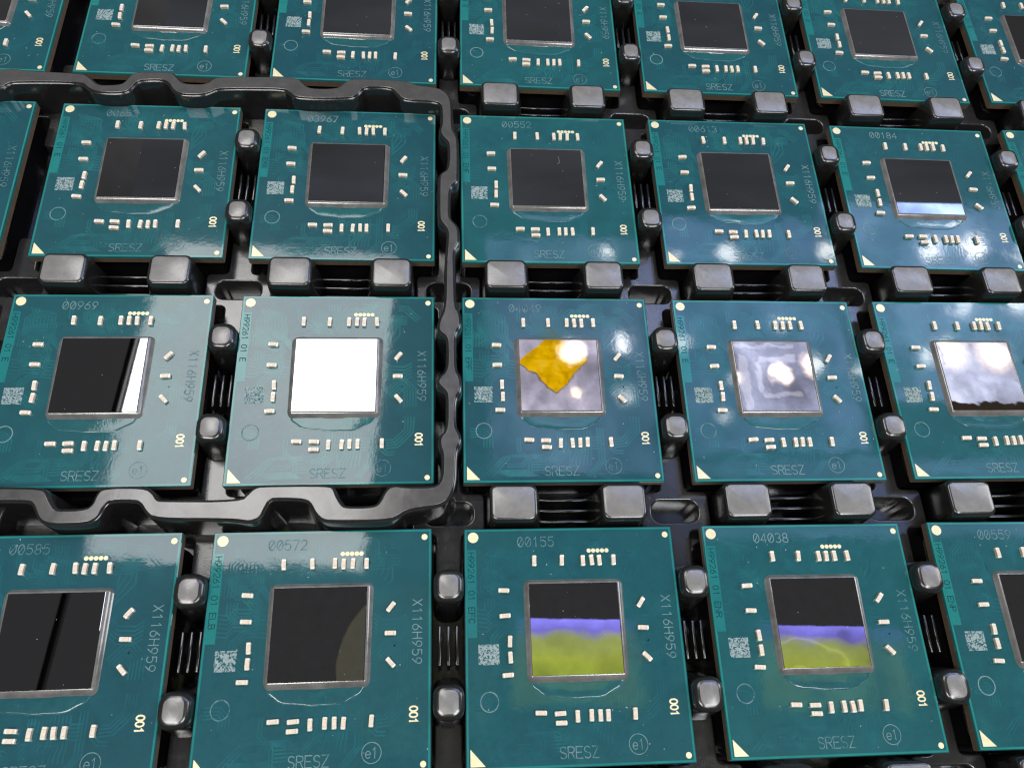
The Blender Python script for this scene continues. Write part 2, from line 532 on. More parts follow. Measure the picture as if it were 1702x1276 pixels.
# single-stroke lettering on a 4 x 6 grid
OV = arc(2, 3, 2, 3, 0, 360, 16)[:-1]
G = {
    '0': [(OV, True)],
    'Q': [(OV, True), ([(0.9, 1.2), (3.1, 4.8)], False)],          # zero with a slash
    '1': [([(0.9, 4.7), (2.2, 6), (2.2, 0)], False)],
    '2': [(arc(2, 4.2, 1.9, 1.8, 165, -35, 9) + [(0.1, 0), (4, 0)], False)],
    '3': [(arc(2, 4.5, 1.8, 1.5, 150, -90, 9) + arc(2, 1.5, 1.9, 1.5, 90, -150, 9)[1:], False)],
    '4': [([(3, 0), (3, 6), (0, 1.8), (4, 1.8)], False)],
    '5': [([(3.7, 6), (0.5, 6), (0.3, 3.3)] + arc(1.9, 1.95, 2.0, 1.95, 120, -145, 10), False)],
    '6': [([(3.2, 6), (0.9, 3.6)] + arc(2, 1.8, 1.85, 1.8, 140, -215, 14), False)],
    '7': [([(0, 6), (4, 6), (1.5, 0)], False)],
    '8': [(arc(2, 4.5, 1.6, 1.5, 0, 360, 12)[:-1], True), (arc(2, 1.55, 1.9, 1.55, 0, 360, 12)[:-1], True)],
    '9': [([(0.8, 0), (3.1, 2.4)] + arc(2, 4.2, 1.85, 1.8, -40, 315, 14), False)],
    'S': [(arc(2, 4.5, 1.8, 1.5, 30, 270, 10) + arc(2, 1.5, 1.9, 1.5, 90, -150, 10)[1:], False)],
    'R': [([(0, 0), (0, 6), (2.4, 6)] + arc(2.4, 4.5, 1.5, 1.5, 90, -90, 7)[1:] + [(0.2, 3)], False), ([(2.2, 3), (4, 0)], False)],
    'E': [([(4, 6), (0, 6), (0, 0), (4, 0)], False), ([(0.2, 3.1), (3.2, 3.1)], False)],
    'Z': [([(0, 6), (4, 6), (0, 0), (4, 0)], False)],
    'X': [([(0, 6), (4, 0)], False), ([(0, 0), (4, 6)], False)],
    'H': [([(0, 0), (0, 6)], False), ([(4, 0), (4, 6)], False), ([(0, 3.1), (4, 3.1)], False)],
    'F': [([(4, 6), (0, 6), (0, 0)], False), ([(0.2, 3.1), (3.2, 3.1)], False)],
    'C': [(arc(2.1, 3, 2.1, 3, 40, 320, 12), False)],
    'N': [([(0, 0), (0, 6), (4, 0), (4, 6)], False)],
    'P': [([(0, 0), (0, 6), (2.4, 6)] + arc(2.4, 4.4, 1.6, 1.6, 90, -90, 7)[1:] + [(0.2, 2.8)], False)],
    'L': [([(0, 6), (0, 0), (4, 0)], False)],
    'B': [([(0, 0), (0, 6), (2.3, 6)] + arc(2.3, 4.55, 1.4, 1.45, 90, -90, 6)[1:] + arc(2.3, 1.55, 1.6, 1.55, 90, -90, 6)[1:] + [(0, 0)], False), ([(0.2, 3.1), (2.2, 3.1)], False)],
    'M': [([(0, 0), (0, 6), (2, 2.5), (4, 6), (4, 0)], False)],
    'e': [([(0.2, 2.1), (3.8, 2.1)] + arc(2, 2.1, 1.85, 2.0, 0, 320, 12)[1:], False)],
    ' ': [],
}

def lettering(text, x0, y0, cw, ch, pitch, w, down=False, z=0.0):
    """text ribbons; down=True reads from top to bottom (turned clockwise)"""
    lines = []
    for i, chs in enumerate(text):
        for pl, closed in G[chs]:
            q = []
            for (gx, gy) in pl:
                lx = i * pitch + gx / 4 * cw; ly = gy / 6 * ch
                q.append((x0 + ly, y0 - lx) if down else (x0 + lx, y0 + ly))
            lines.append((q, closed))
    return strokes(lines, w, z)

# ================================================================== the tray
PX, PY = 27.509, 30.289
TOPZ = 0.0            # top of the chip boards
BT = 1.2              # board thickness
PLATE_Z = -3.4
FLOOR_Z = -6.5
RIDGE_Z = 2.4
COLS = range(-2, 4)   # cell columns, 0 = the column of the chip marked 00155
ROWS = range(-2, 4)   # cell rows, 0 = the row of the chip marked 04049, counted upwards

tray = thing('component_tray', (0, 0, FLOOR_Z - 1.0), 'black moulded plastic tray holding rows of teal processor chips', 'tray')
TZ = -(FLOOR_Z - 1.0)
def tpart(name, me, loc=(0, 0, 0), rotz=0.0, kind=None):
    return part(name, me, tray, (loc[0], loc[1], loc[2] + TZ), rotz, kind)

# floor with real thickness
bm = bmesh.new()
add_box(bm, -100, 110, -62, 108, FLOOR_Z - 1.0, FLOOR_Z)
tpart('tray_floor', mesh_bm('tray_floor', bm, M['deep']))

# junction plate: plus-shaped, with a rounded slot
def plus(hw, hh, aw, ah, r=0.7):
    p = [(hw, -hh), (hw, hh), (aw, hh), (aw, ah), (-aw, ah), (-aw, hh), (-hw, hh), (-hw, -hh), (-aw, -hh), (-aw, -ah), (aw, -ah), (aw, -hh)]
    q = []
    n = len(p)
    for i in range(n):
        a = Vector(p[i - 1]); b_ = Vector(p[i]); c = Vector(p[(i + 1) % n])
        e1 = (a - b_).normalized(); e2 = (c - b_).normalized()
        for t in (0, .25, .5, .75, 1):
            s = b_ + e1 * r; u = b_ + e2 * r
            q.append(tuple(s * (1 - t) ** 2 + b_ * 2 * t * (1 - t) + u * t * t))
    return q
slot = round_rect(0, 0, 5.8, 2.7, 1.15, 6)
plate_meshes = [moulded('junction_plate', plus(4.3, 2.45, 1.5, 7.6), [slot], FLOOR_Z + 0.01, PLATE_Z, 0.22, M['grainy'], 0.25, hole_z=FLOOR_Z + 0.02)]
for r in range(-2, 4):
    for c in range(-3, 4):
        tpart('junction_plate', plate_meshes[0], ((c + 0.5) * PX, (r - 0.5) * PY, 0))

# pegs
def peg_mesh(name, top, base, h0, h1, rad, bev):
    """top and base: (x0, x1, y0, y1) extents; rounded block with a slightly crowned, worn top"""
    bm = bmesh.new()
    vs, fs = add_box(bm, base[0], base[1], base[2], base[3], h0, h1)
    for v_ in vs[4:]:
        v_.co.x = top[0] if v_.co.x < (base[0] + base[1]) / 2 else top[1]
        v_.co.y = top[2] if v_.co.y < (base[2] + base[3]) / 2 else top[3]
    es = [e for e in bm.edges if abs(e.verts[0].co.z - e.verts[1].co.z) > 1]
    bmesh.ops.bevel(bm, geom=es, offset=rad, segments=6, profile=0.5, affect='EDGES')
    es = [e for e in bm.edges if all(v_.co.z > h1 - 0.01 for v_ in e.verts)]
    bmesh.ops.bevel(bm, geom=es, offset=bev, segments=5, profile=0.5, affect='EDGES')
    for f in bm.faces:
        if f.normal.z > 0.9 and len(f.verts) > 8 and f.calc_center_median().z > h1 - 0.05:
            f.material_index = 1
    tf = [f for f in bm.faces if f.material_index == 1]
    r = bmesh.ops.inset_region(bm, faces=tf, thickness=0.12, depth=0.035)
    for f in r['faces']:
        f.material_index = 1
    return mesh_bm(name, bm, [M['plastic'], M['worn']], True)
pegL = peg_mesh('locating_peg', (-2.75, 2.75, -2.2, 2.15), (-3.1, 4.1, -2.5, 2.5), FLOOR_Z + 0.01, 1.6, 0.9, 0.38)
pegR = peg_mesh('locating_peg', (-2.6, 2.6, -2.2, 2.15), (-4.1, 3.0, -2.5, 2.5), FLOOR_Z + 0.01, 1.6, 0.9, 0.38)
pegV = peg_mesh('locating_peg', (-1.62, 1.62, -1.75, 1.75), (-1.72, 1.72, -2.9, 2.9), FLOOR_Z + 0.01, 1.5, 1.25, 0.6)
def rib_mesh(lx, ly, h):
    bm = bmesh.new()
    vs, fs = add_box(bm, -lx / 2, lx / 2, -ly / 2, ly / 2, FLOOR_Z + 0.01, h)
    bmesh.ops.bevel(bm, geom=[e for e in bm.edges if all(v_.co.z > h - 0.01 for v_ in e.verts)], offset=min(lx, ly) * 0.3, segments=2, profile=0.5, affect='EDGES')
    return mesh_bm('rib', bm, M['deep'], True)
ribV = rib_mesh(0.34, 4.2, -1.6)
ribH = rib_mesh(6.6, 0.34, -2.6)
ribW = rib_mesh(2.4, 4.0, -3.0)
for r in range(-2, 4):
    for c in range(-2, 4):
        x, y = c * PX, r * PY
        gap_ridge = c <= -1 and r in (0, 2)     # ridge runs below rows 0 and 2 on this side
        if not gap_ridge:
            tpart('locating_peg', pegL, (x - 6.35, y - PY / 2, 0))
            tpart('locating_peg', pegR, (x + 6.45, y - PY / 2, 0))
            for k in (-1.3, 0.0, 1.3):
                tpart('rib', ribH, (x, y - PY / 2 + k, 0))
        # between columns: right of column c
        if not (c == -1 and r in (0, 1)):
            for s in (-5.85, 5.95):
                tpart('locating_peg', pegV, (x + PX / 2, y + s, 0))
            for k in (-0.95, 0.0, 0.95):
                tpart('rib', ribV, (x + PX / 2 + k, y, 0))

# ledge each chip sits on
ledge_out = round_rect(0, 0, 22.6, 23.4, 1.0, 3)
ledge_in = round_rect(0, 0, 18.0, 19.0, 1.0, 3)
ledge_me = moulded('pocket_ledge', ledge_out, [ledge_in], FLOOR_Z + 0.01, -BT - 0.005, 0.15, M['deep'], 0.2)

# serpentine ridge round the two inner rows
RO = [(-79.55, 45.74), (-76.46, 45.88), (-74.91, 45.95), (-73.4, 46.24), (-71.44, 45.89), (-64.22, 45.78), (-63.08, 45.17), (-62.18, 44.13), (-61.32, 43.74), (-58.74, 43.96), (-58.12, 44.63), (-57.53, 45.97), (-56.78, 46.33), (-52.44, 46.53), (-51.66, 45.9), (-50.83, 44.78), (-49.97, 44.44), (-47.23, 44.56), (-46.53, 45.52), (-45.76, 45.99), (-37.06, 46.32), (-34.97, 46.19), (-34.15, 45.23), (-33.34, 44.32), (-29.36, 44.48), (-28.57, 45.47), (-27.94, 46.17), (-26.69, 46.44), (-19.65, 46.41), (-18.36, 45.57), (-15.88, 45.38), (-14.51, 44.84), (-13.66, 43.65), (-13.41, 41.9), (-13.41, 38.02), (-13.08, 37.29), (-12.67, 36.36), (-12.59, 34.17), (-12.61, 29.59), (-12.86, 28.79), (-13.67, 28.07), (-13.79, 26.1), (-13.83, 23.21), (-13.35, 22.46), (-12.61, 21.63), (-12.54, 19.58), (-12.81, 18.92), (-13.24, 18.0), (-13.17, 14.92), (-13.11, 9.84), (-12.48, 8.82), (-12.41, 7.05), (-13.08, 6.12), (-13.13, 3.81), (-13.1, 1.22), (-12.45, -0.05), (-12.46, -1.78), (-13.11, -2.56), (-13.19, -6.22), (-12.63, -7.12), (-12.5, -8.08), (-13.06, -9.33), (-13.1, -12.22), (-13.34, -13.99), (-14.02, -15.17), (-15.29, -15.71), (-17.5, -15.96), (-18.62, -16.22), (-19.47, -16.82), (-20.58, -17.28), (-26.68, -17.25), (-27.67, -17.06), (-28.39, -16.38), (-29.03, -15.14), (-29.92, -14.72), (-32.67, -14.63), (-33.51, -14.76), (-33.95, -15.64), (-34.36, -16.78), (-35.34, -17.23), (-37.3, -16.87), (-45.57, -16.77), (-46.5, -16.03), (-47.14, -15.08), (-47.9, -14.67), (-50.43, -14.68), (-51.05, -15.11), (-51.51, -16.5), (-52.39, -17.15), (-55.53, -17.24), (-56.91, -17.09), (-57.66, -16.43), (-58.29, -15.1), (-58.95, -14.62), (-61.92, -14.59), (-65.62, -14.55)]
RI = [(-78.77, 42.36), (-74.18, 42.55), (-73.43, 43.75), (-72.16, 44.02), (-63.96, 44.32), (-63.0, 43.34), (-61.93, 42.64), (-59.38, 42.53), (-57.6, 42.82), (-57.01, 44.14), (-56.33, 44.98), (-53.31, 45.22), (-52.33, 44.56), (-51.74, 43.5), (-50.79, 42.67), (-47.58, 42.7), (-46.59, 43.28), (-45.77, 43.86), (-42.62, 44.1), (-36.72, 44.24), (-35.93, 43.62), (-34.87, 42.62), (-27.77, 42.86), (-26.63, 43.45), (-26.14, 44.46), (-25.45, 45.05), (-21.91, 45.12), (-21.12, 44.17), (-20.34, 43.16), (-19.32, 42.87), (-15.61, 42.8), (-14.93, 42.39), (-14.67, 41.53), (-14.63, 38.51), (-14.91, 37.86), (-14.83, 37.12), (-14.33, 36.3), (-13.66, 35.69), (-13.66, 30.97), (-14.8, 30.23), (-14.96, 29.32), (-14.97, 23.19), (-14.69, 22.43), (-13.9, 21.37), (-13.75, 20.39), (-13.9, 18.53), (-14.05, 15.8), (-14.05, 9.57), (-14.93, 7.56), (-14.93, 6.27), (-13.9, 5.62), (-13.78, 3.81), (-13.82, 0.98), (-14.9, -0.05), (-14.97, -0.84), (-13.96, -1.78), (-13.82, -2.56), (-13.82, -6.67), (-14.72, -7.56), (-14.65, -8.74), (-14.3, -9.62), (-14.36, -12.21), (-14.7, -13.13), (-15.38, -13.62), (-19.02, -13.58), (-19.56, -13.37), (-20.43, -13.57), (-20.94, -14.3), (-21.37, -15.3), (-22.02, -15.84), (-25.12, -15.87), (-25.66, -15.56), (-26.31, -14.55), (-26.62, -13.65), (-27.18, -13.3), (-34.16, -13.3), (-35.19, -13.43), (-35.84, -14.15), (-36.6, -15.0), (-44.95, -14.91), (-45.67, -14.76), (-46.09, -14.01), (-47.08, -13.36), (-51.34, -13.35), (-51.94, -13.96), (-52.22, -15.26), (-53.0, -15.79), (-55.67, -15.86), (-56.2, -15.65), (-56.86, -14.78), (-57.43, -13.77), (-58.08, -13.36), (-62.21, -13.25), (-65.93, -13.22)]
outl = [(-96.0, 45.2)] + [p for p in RO[2:]] + [(-96.0, -14.6), (-96.0, -13.2)] + [p for p in RI[::-1] if p[0] > -74.3] + [(-96.0, 42.4)]
if area2(outl) < 0:
    outl = outl[::-1]
outl = offset(chaikin(outl, 2), -0.26)
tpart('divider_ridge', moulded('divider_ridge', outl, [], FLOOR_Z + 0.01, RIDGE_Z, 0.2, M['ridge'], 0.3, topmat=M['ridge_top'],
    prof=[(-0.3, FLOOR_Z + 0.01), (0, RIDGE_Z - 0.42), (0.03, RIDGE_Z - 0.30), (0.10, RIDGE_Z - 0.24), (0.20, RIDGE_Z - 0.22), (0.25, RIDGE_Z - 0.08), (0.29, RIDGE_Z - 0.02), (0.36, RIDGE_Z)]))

# ================================================================== the chips
chip_parts = []      # (name, mesh, loc, rotz, kind, subparts)
def cp(name, me, loc=(0, 0, 0), rotz=0.0, kind=None):
    chip_parts.append((name, me, loc, rotz, kind))

W, H = 24.0, 24.9
# board: teal faces, tan laminate flanks
bm = bmesh.new()
vs, fs = add_box(bm, -W / 2, W / 2, -H / 2, H / 2, 0, BT, 0)
for f in fs[2:]:
    f.material_index = 1
vert_e = [e for e in bm.edges if abs(e.verts[0].co.z - e.verts[1].co.z) > 0.5]
bmesh.ops.bevel(bm, geom=vert_e, offset=0.12, segments=2, profile=0.5, affect='EDGES')
top_e = [e for e in bm.edges if all(v_.co.z > BT - 0.01 for v_ in e.verts)]
r_ = bmesh.ops.bevel(bm, geom=top_e, offset=0.07, segments=1, profile=0.5, affect='EDGES', material=0)
# upper third of the flanks is teal build-up
geo = bm.verts[:] + bm.edges[:] + bm.faces[:]
bmesh.ops.bisect_plane(bm, geom=geo, plane_co=(0, 0, BT - 0.3), plane_no=(0, 0, 1))
for f in bm.faces:
    zc = f.calc_center_median().z
    f.material_index = 0 if (zc > BT - 0.3 and zc > BT - 0.06) else (2 if zc > BT - 0.3 else 1)
cp('substrate', mesh_bm('substrate', bm, [M['mask'], M['core'], M['band']]))

# light rim round the solder mask
def frame_sheet(x0, x1, y0, y1, t, z):
    v_ = [(x0, y0, z), (x1, y0, z), (x1, y1, z), (x0, y1, z), (x0 + t, y0 + t, z), (x1 - t, y0 + t, z), (x1 - t, y1 - t, z), (x0 + t, y1 - t, z)]
    return v_, [(0, 1, 5, 4), (1, 2, 6, 5), (2, 3, 7, 6), (3, 0, 4, 7)]
v_, f_ = frame_sheet(-W / 2 + 0.09, W / 2 - 0.09, -H / 2 + 0.09, H / 2 - 0.09, 0.21, 0)
cp('edge_band', mesh_from('edge_band', v_, f_, M['band']), (0, 0, BT + 0.006))

# traces under the mask
tr = []
def tline(*pts):
    tr.append((list(pts), False))
for i in range(7):
    o = i * 0.42
    tline((-9.6 + o, 10.6 - 0.1 * i), (-9.0 + o, 9.6), (-9.0 + o, 8.2 - 0.2 * i), (-7.9 + o, 6.9 - 0.25 * i), (-6.4 + o * 0.55, 5.9 - 0.3 * i + 0.1))
for i in range(6):
    o = i * 0.36
    tline((-3.2 + o, 10.0), (-3.2 + o, 8.9 - 0.1 * i), (-2.6 + o, 8.1 - 0.1 * i), (-2.2 + o, 7.0))
for i in range(5):
    o = i * 0.34
    tline((0.2 + o * 2.3, 10.7), (-0.4 + o, 9.4), (-0.4 + o, 8.3), (0.2 + o, 7.1))
for i in range(4):
    o = i * 0.5
    tline((6.2 + o, 9.6 - o), (6.2 + o, 8.4 - o), (5.9 + o * 0.7, 7.5 - o), (5.9, 6.4 - o))
for i in range(6):
    o = i * 0.45
    tline((-11.0, 3.6 - o), (-9.6, 3.4 - o), (-8.9, 4.1 - o), (-7.2, 4.0 - o), (-6.4, 3.4 - o), (-5.5, 3.3 - o))
for i in range(5):
    o = i * 0.45
    tline((5.9, 3.2 - o), (6.6, 2.6 - o), (8.4, 2.5 - o), (9.2, 3.0 - o))
for i in range(3):
    o = i * 0.55
    tline((-9.6 + o, -11.6), (-7.2 + o, -9.3 + o * 0.25), (-3.6 + o, -9.25 + o * 0.2), (-2.3 + o, -9.9), (-1.4 + o, -9.7), (-0.6 + o * 0.6, -8.9), (-0.6 + o * 0.5, -6.2))
for i in range(6):
    o = i * 0.38
    tline((1.5 + o, -6.0), (1.5 + o, -8.9), (1.0 + o * 1.2, -9.7), (1.0 + o * 1.2, -10.3))
for i in range(3):
    o = i * 0.34
    tline((4.3 + o, -5.6), (4.3 + o, -9.8), (3.7 + o, -10.5), (2.8 + o, -11.6))
for i in range(5):
    tline((-8.5 + i * 0.4, -11.0 - 0.16 * i), (-4.5 + i * 0.3, -10.9 - 0.16 * i))
random.seed(3)
def blocked(x, y):
    return (-5.9 < x < 6.0 and -6.3 < y < 7.1) or abs(x) > 11.3 or abs(y) > 11.7
for k in range(64):
    x, y = random.uniform(-10.5, 10.5), random.uniform(-11, 11)
    a = random.choice((0, 90, 180, 270)); nl = random.choice((2, 3, 4, 5)); sp = 0.36
    pts = [(x, y)]
    for s_ in range(random.choice((3, 4, 5))):
        L_ = random.uniform(0.6, 2.4)
        x += L_ * math.cos(math.radians(a)); y += L_ * math.sin(math.radians(a))
        if blocked(x, y):
            break
        pts.append((x, y)); a += random.choice((-45, 45))
    if len(pts) < 3 or any(blocked(*q) for q in pts):
        continue
    for i in range(nl):
        d_ = []
        for j, q in enumerate(pts):
            p0 = Vector(pts[max(0, j - 1)]); p1 = Vector(pts[min(len(pts) - 1, j + 1)])
            t_ = (p1 - p0).normalized()
            d_.append((q[0] - t_.y * sp * i, q[1] + t_.x * sp * i))
        if not any(blocked(*q) for q in d_):
            tr.append((d_, False))
v_, f_ = strokes(tr, 0.19, 0, 0.00003)
cp('circuit_traces', mesh_from('circuit_traces', v_, f_, M['trace']), (0, 0, BT + 0.004), kind='stuff')

# die
DX, DY, DW, DH, DZ = 0.05, 1.28, 9.9, 9.65, 0.52
def die_mesh(mat):
    bm = bmesh.new()
    add_box(bm, -DW / 2, DW / 2, -DH / 2, DH / 2, 0, DZ)
    bmesh.ops.bevel(bm, geom=[e for e in bm.edges if all(q.co.z > DZ - 0.01 for q in e.verts)], offset=0.03, segments=1, affect='EDGES')
    return mesh_bm('die', bm, mat)
DIE = {k: die_mesh(M[k]) for k in ('die', 'die_film', 'die_front')}

# underfill fillet: meniscus from the die's upper edge to the board
def rr_pts(w, h, r, n=6):
    return round_rect(0, 0, w, h, r, n)
rings = []
for out, z, r in ((-0.02, DZ - 0.05, 0.05), (0.10, DZ - 0.07, 0.12), (0.24, DZ - 0.15, 0.25), (0.36, 0.24, 0.42), (0.46, 0.10, 0.6), (0.58, 0.0, 0.78)):
    ring = []
    for x, y in rr_pts(DW + 2 * out, DH + 2 * out, r, 8):
        a = math.atan2(y, x)
        k = max(0.0, out) * (0.035 * math.sin(5 * a + 0.6) + 0.03 * math.sin(11 * a) + 0.025 * math.sin(17 * a + 2))
        ring.append((x * (1 + k * 0.5), y * (1 + k * 0.5) - (0.05 if out > 0.3 else 0), z))
    rings.append(ring)
n = len(rings[0]); verts = [p for rg in rings for p in rg]; faces = []
for k in range(len(rings) - 1):
    for i in range(n):
        j = (i + 1) % n
        faces.append((k * n + j, k * n + i, (k + 1) * n + i, (k + 1) * n + j))
FIL = mesh_from('underfill_fillet', verts, faces, M['fillet'], None, True)

# dried underfill tongue below the die
def tongue():
    N = 40; verts = [(0, -4.6, 0.052)]; faces = []
    base = []
    for i in range(N + 1):
        a = math.radians(180 + 180 * i / N)
        wob = 1 + 0.035 * math.sin(5 * a + 0.7) + 0.02 * math.sin(11 * a + 1)
        base.append((5.25 * math.cos(a) * wob, -3.75 + 2.15 * math.sin(a) * wob))
    for s, z in ((0.55, 0.052), (0.93, 0.05), (0.98, 0.04), (1.0, 0.008)):
        for x, y in base:
            verts.append((x * s, -3.75 + (y + 3.75) * s, z))
    m_ = N + 1
    for i in range(N):
        faces.append((0, 1 + i, 2 + i))
        for k in range(3):
            faces.append((1 + k * m_ + i, 1 + (k + 1) * m_ + i, 1 + (k + 1) * m_ + i + 1, 1 + k * m_ + i + 1))
    return verts, faces, base
tv, tf, tb = tongue()
RES = mesh_from('underfill_residue', tv, tf, M['residue'], None, True)
ev, ef = strokes([(tb[3:-3], False)], 0.05, 0.0)
RESE = mesh_from('residue_edge', ev, ef, M['residue_edge'])

# capacitor
bm = bmesh.new()
add_box(bm, -0.34, 0.34, -0.225, 0.225, 0, 0.40, 0)
for s in (-1, 1):
    vs, fs = add_box(bm, min(s * 0.33, s * 0.62), max(s * 0.33, s * 0.62), -0.25, 0.25, 0, 0.43, 1)
    eds = {e for f in fs for e in f.edges}
    eds = [e for e in eds if all(abs(q.co.x - s * 0.62) < 1e-4 for q in e.verts) or all(q.co.z > 0.42 for q in e.verts)]
    bmesh.ops.bevel(bm, geom=eds, offset=0.11, segments=2, profile=0.5, affect='EDGES', material=1)
CAP = mesh_bm('capacitor', bm, [M['ceramic'], M['tin']], False)
caps = [(x, 8.67, 90) for x in (-4.17, -1.03, 1.37, 2.34, 3.31, 4.85)]
caps += [(-7.68, 5.44, 0), (-7.64, 2.71, 0), (-7.12, 0.03, 90), (-7.13, -1.54, 90), (-7.46, -3.35, 0)]
caps += [(7.60, 3.87, 52), (7.58, 1.18, 0), (7.71, -1.84, -48)]
caps += [(-4.07, -7.21, 0), (-2.05, -7.27, 0), (-2.04, -8.15, 0), (-0.29, -7.61, 90), (1.19, -7.56, 90), (2.11, -7.57, 90), (3.02, -7.53, 90), (5.86, -7.50, 90)]

def disc(r, h, n=20):
    vs = [(r * math.cos(2 * math.pi * i / n), r * math.sin(2 * math.pi * i / n), z) for z in (0, h) for i in range(n)]
    fs = [tuple(range(n, 2 * n))] + [(i, (i + 1) % n, n + (i + 1) % n, n + i) for i in range(n)]
    return vs, fs
for x, y, r in ((-10.98, 11.45, 0.60), (11.2, 11.5, 0.34), (11.2, -11.7, 0.31)):
    v_, f_ = disc(r, 0.02, 24)
    cp('fiducial_dot', mesh_from('fiducial_dot', v_, f_, M['gold']), (x, y, BT + 0.001))
v_, f_ = disc(0.245, 0.03, 16)
PAD = mesh_from('contact_pad', v_, f_, M['gold'])
for i in range(5):
    cp('contact_pad', PAD, (2.17 + 0.5125 * i, 9.78, BT + 0.001))
tri = [(-11.55, -10.4), (-11.55, -12.05), (-10.0, -12.05)]
v_ = [(x, y, z) for z in (0, 0.02) for x, y in tri]
cp('corner_triangle', mesh_from('corner_triangle', v_, [(3, 4, 5), (0, 1, 4, 3), (1, 2, 5, 4), (2, 0, 3, 5)], M['gold']), (0, 0, BT + 0.001))
# pale laser-marked square
cp('laser_marked_patch', mesh_from('laser_marked_patch', [(-1.12, -1.05, 0), (1.12, -1.05, 0), (1.12, 1.05, 0), (-1.12, 1.05, 0)], [(0, 1, 2, 3)], M['patch']), (-9.45, -1.2, BT + 0.020))
# hand-stamped ring
ring = arc(0, 0, 0.95, 0.98, 78, 78 + 352, 30)
v_, f_ = strokes([(ring, False)], 0.12)
cp('ring_mark', mesh_from('ring_mark', v_, f_, M['etch']), (-9.47, -5.94, BT + 0.020))
# circled e1
ln = [(arc(0, 0, 0.98, 0.98, 0, 360, 28)[:-1], True)]
v_, f_ = strokes(ln, 0.075)
lv, lf = lettering('e1', -0.62, -0.5, 0.55, 0.98, 0.66, 0.08, z=0.001)
o = len(v_); v_ += lv; f_ += [tuple(i + o for i in f) for f in lf]
cp('circled_mark', mesh_from('circled_mark', v_, f_, M['etch']), (5.98, -10.46, BT + 0.020))
v_, f_ = lettering('SRESZ', -2.3, -11.58, 0.66, 1.1, 0.84, 0.10)
cp('spec_code', mesh_from('spec_code', v_, f_, M['etch']), (0, 0, BT + 0.020))
v_, f_ = lettering('X116H959', 9.98, 4.62, 0.62, 1.0, 0.862, 0.095, down=True)
cp('lot_code', mesh_from('lot_code', v_, f_, M['etch']), (0, 0, BT + 0.020))
v_, f_ = lettering('001', 9.78, -6.22, 0.46, 0.80, 0.58, 0.17, down=True)
cp('gold_lettering', mesh_from('gold_lettering', v_, f_, M['gold']), (0, 0, BT + 0.022))

STRIP = mesh_from('code_strip', [(-0.58, -4.75, 0), (0.52, -4.75, 0), (0.52, 4.75, 0), (-0.58, 4.75, 0)], [(0, 1, 2, 3)], M['strip'])

# row, column, serial, strip text, pose (dx, dy, degrees), label
T = 'teal processor chip '
CH = [
    (-1, -2, '00585', 'H99261 01 E', (0, 0, 0.3), T + 'in the front corner with a dark streak across its black die'),
    (-1, -1, '00572', 'H99261 01 ELB', (-0.10, 0.06, 0.33), T + 'marked 00572 under the ridge, with whitish glare along its top edge'),
    (-1, 0, '00155', 'H99261 01 EFC', (0, 0.01, 0.06), T + 'marked 00155 with a yellow-green and violet reflection in its die'),
    (-1, 1, '04038', 'H99261 01 ENR', (0.12, 0.05, -0.02), T + 'marked 04038 with a green and violet reflection in its die'),
    (-1, 2, '00559', 'H99261 01 ENP', (0.13, 0.04, -0.4), T + 'marked 00559 in the front row, cut off at the picture edge'),
    (0, -2, '00969', 'H99261 01 E', (-0.05, -0.15, 0.47), T + 'marked 00969 inside the ridge with half a white glare on its die'),
    (0, -1, '', 'H99261 01 E', (-0.02, -0.06, 0.36), T + 'inside the ridge whose die is filled with white glare'),
    (0, 0, '04049', 'H99261 01 EPF', (-0.06, 0.02, 0), T + 'marked 04049 with a yellow diamond mirrored in its die'),
    (0, 1, '', 'H99261 01 E', (0.07, -0.06, 0), T + 'with bright lamp spots on its pale violet die, behind chip 04038'),
    (0, 2, '', 'H99261 01 E', (0.10, 0.04, 0.12), T + 'with a whitish die behind chip 00559, cut off at the picture edge'),
    (1, -3, '', 'H99261 01 E', (0, 0, 0.2), T + 'sliver inside the ridge beside chip 00652, only its edge showing'),
    (1, -2, 'QQ652', 'H99261 01 E', (0.17, -0.06, 0.45), T + 'marked 00652 inside the ridge with a plain black die'),
    (1, -1, 'Q3967', 'H99261 01 EMX', (-0.09, -0.06, 0), T + 'marked 03967 in the corner of the ridge with a black die'),
    (1, 0, '00552', 'H99261 01 EMF', (-0.09, -0.09, 0.22), T + 'marked 00552 just outside the ridge with a small scratch on its die'),
    (1, 1, '00613', 'H99261 01 E', (-0.06, 0.09, 0.25), T + 'marked 00613 between chips 00552 and 00184'),
    (1, 2, '00184', 'H99261 01 E', (-0.05, -0.18, -0.5), T + 'marked 00184 with streaked reflections along the bottom of its die'),
    (1, 3, '', 'H99261 01 E', (0, 0, -0.3), T + 'at the picture edge beside chip 00184, mostly cut off'),
    (2, -3, '', 'H99261 01 E', (0, 0.1, -0.2), T + 'in the farthest row at the left corner of the picture'),
    (2, -2, '', 'H99261 01 E', (0.2, 0.1, -0.3), T + 'cut off at the top behind chip 00652, partly hidden by the ridge'),
    (2, -1, '', 'H99261 01 E', (0, 0.1, -0.3), T + 'in the farthest row behind chip 03967, partly hidden by the ridge'),
    (2, 0, '', 'H99261 01 E', (-0.04, 0.01, -0.39), T + 'with a plain black die, right behind chip 00552'),
    (2, 1, '', 'H99261 01 E', (0.01, -0.06, -0.31), T + 'with a plain dark die, right behind chip 00613'),
    (2, 2, '', 'H99261 01 E', (0.02, -0.2, -0.6), T + 'of the farthest row, right behind chip 00184'),
    (2, 3, '', 'H99261 01 E', (0, -0.1, -0.4), T + 'in the farthest row at the right corner of the picture'),
]
strip_cache = {}
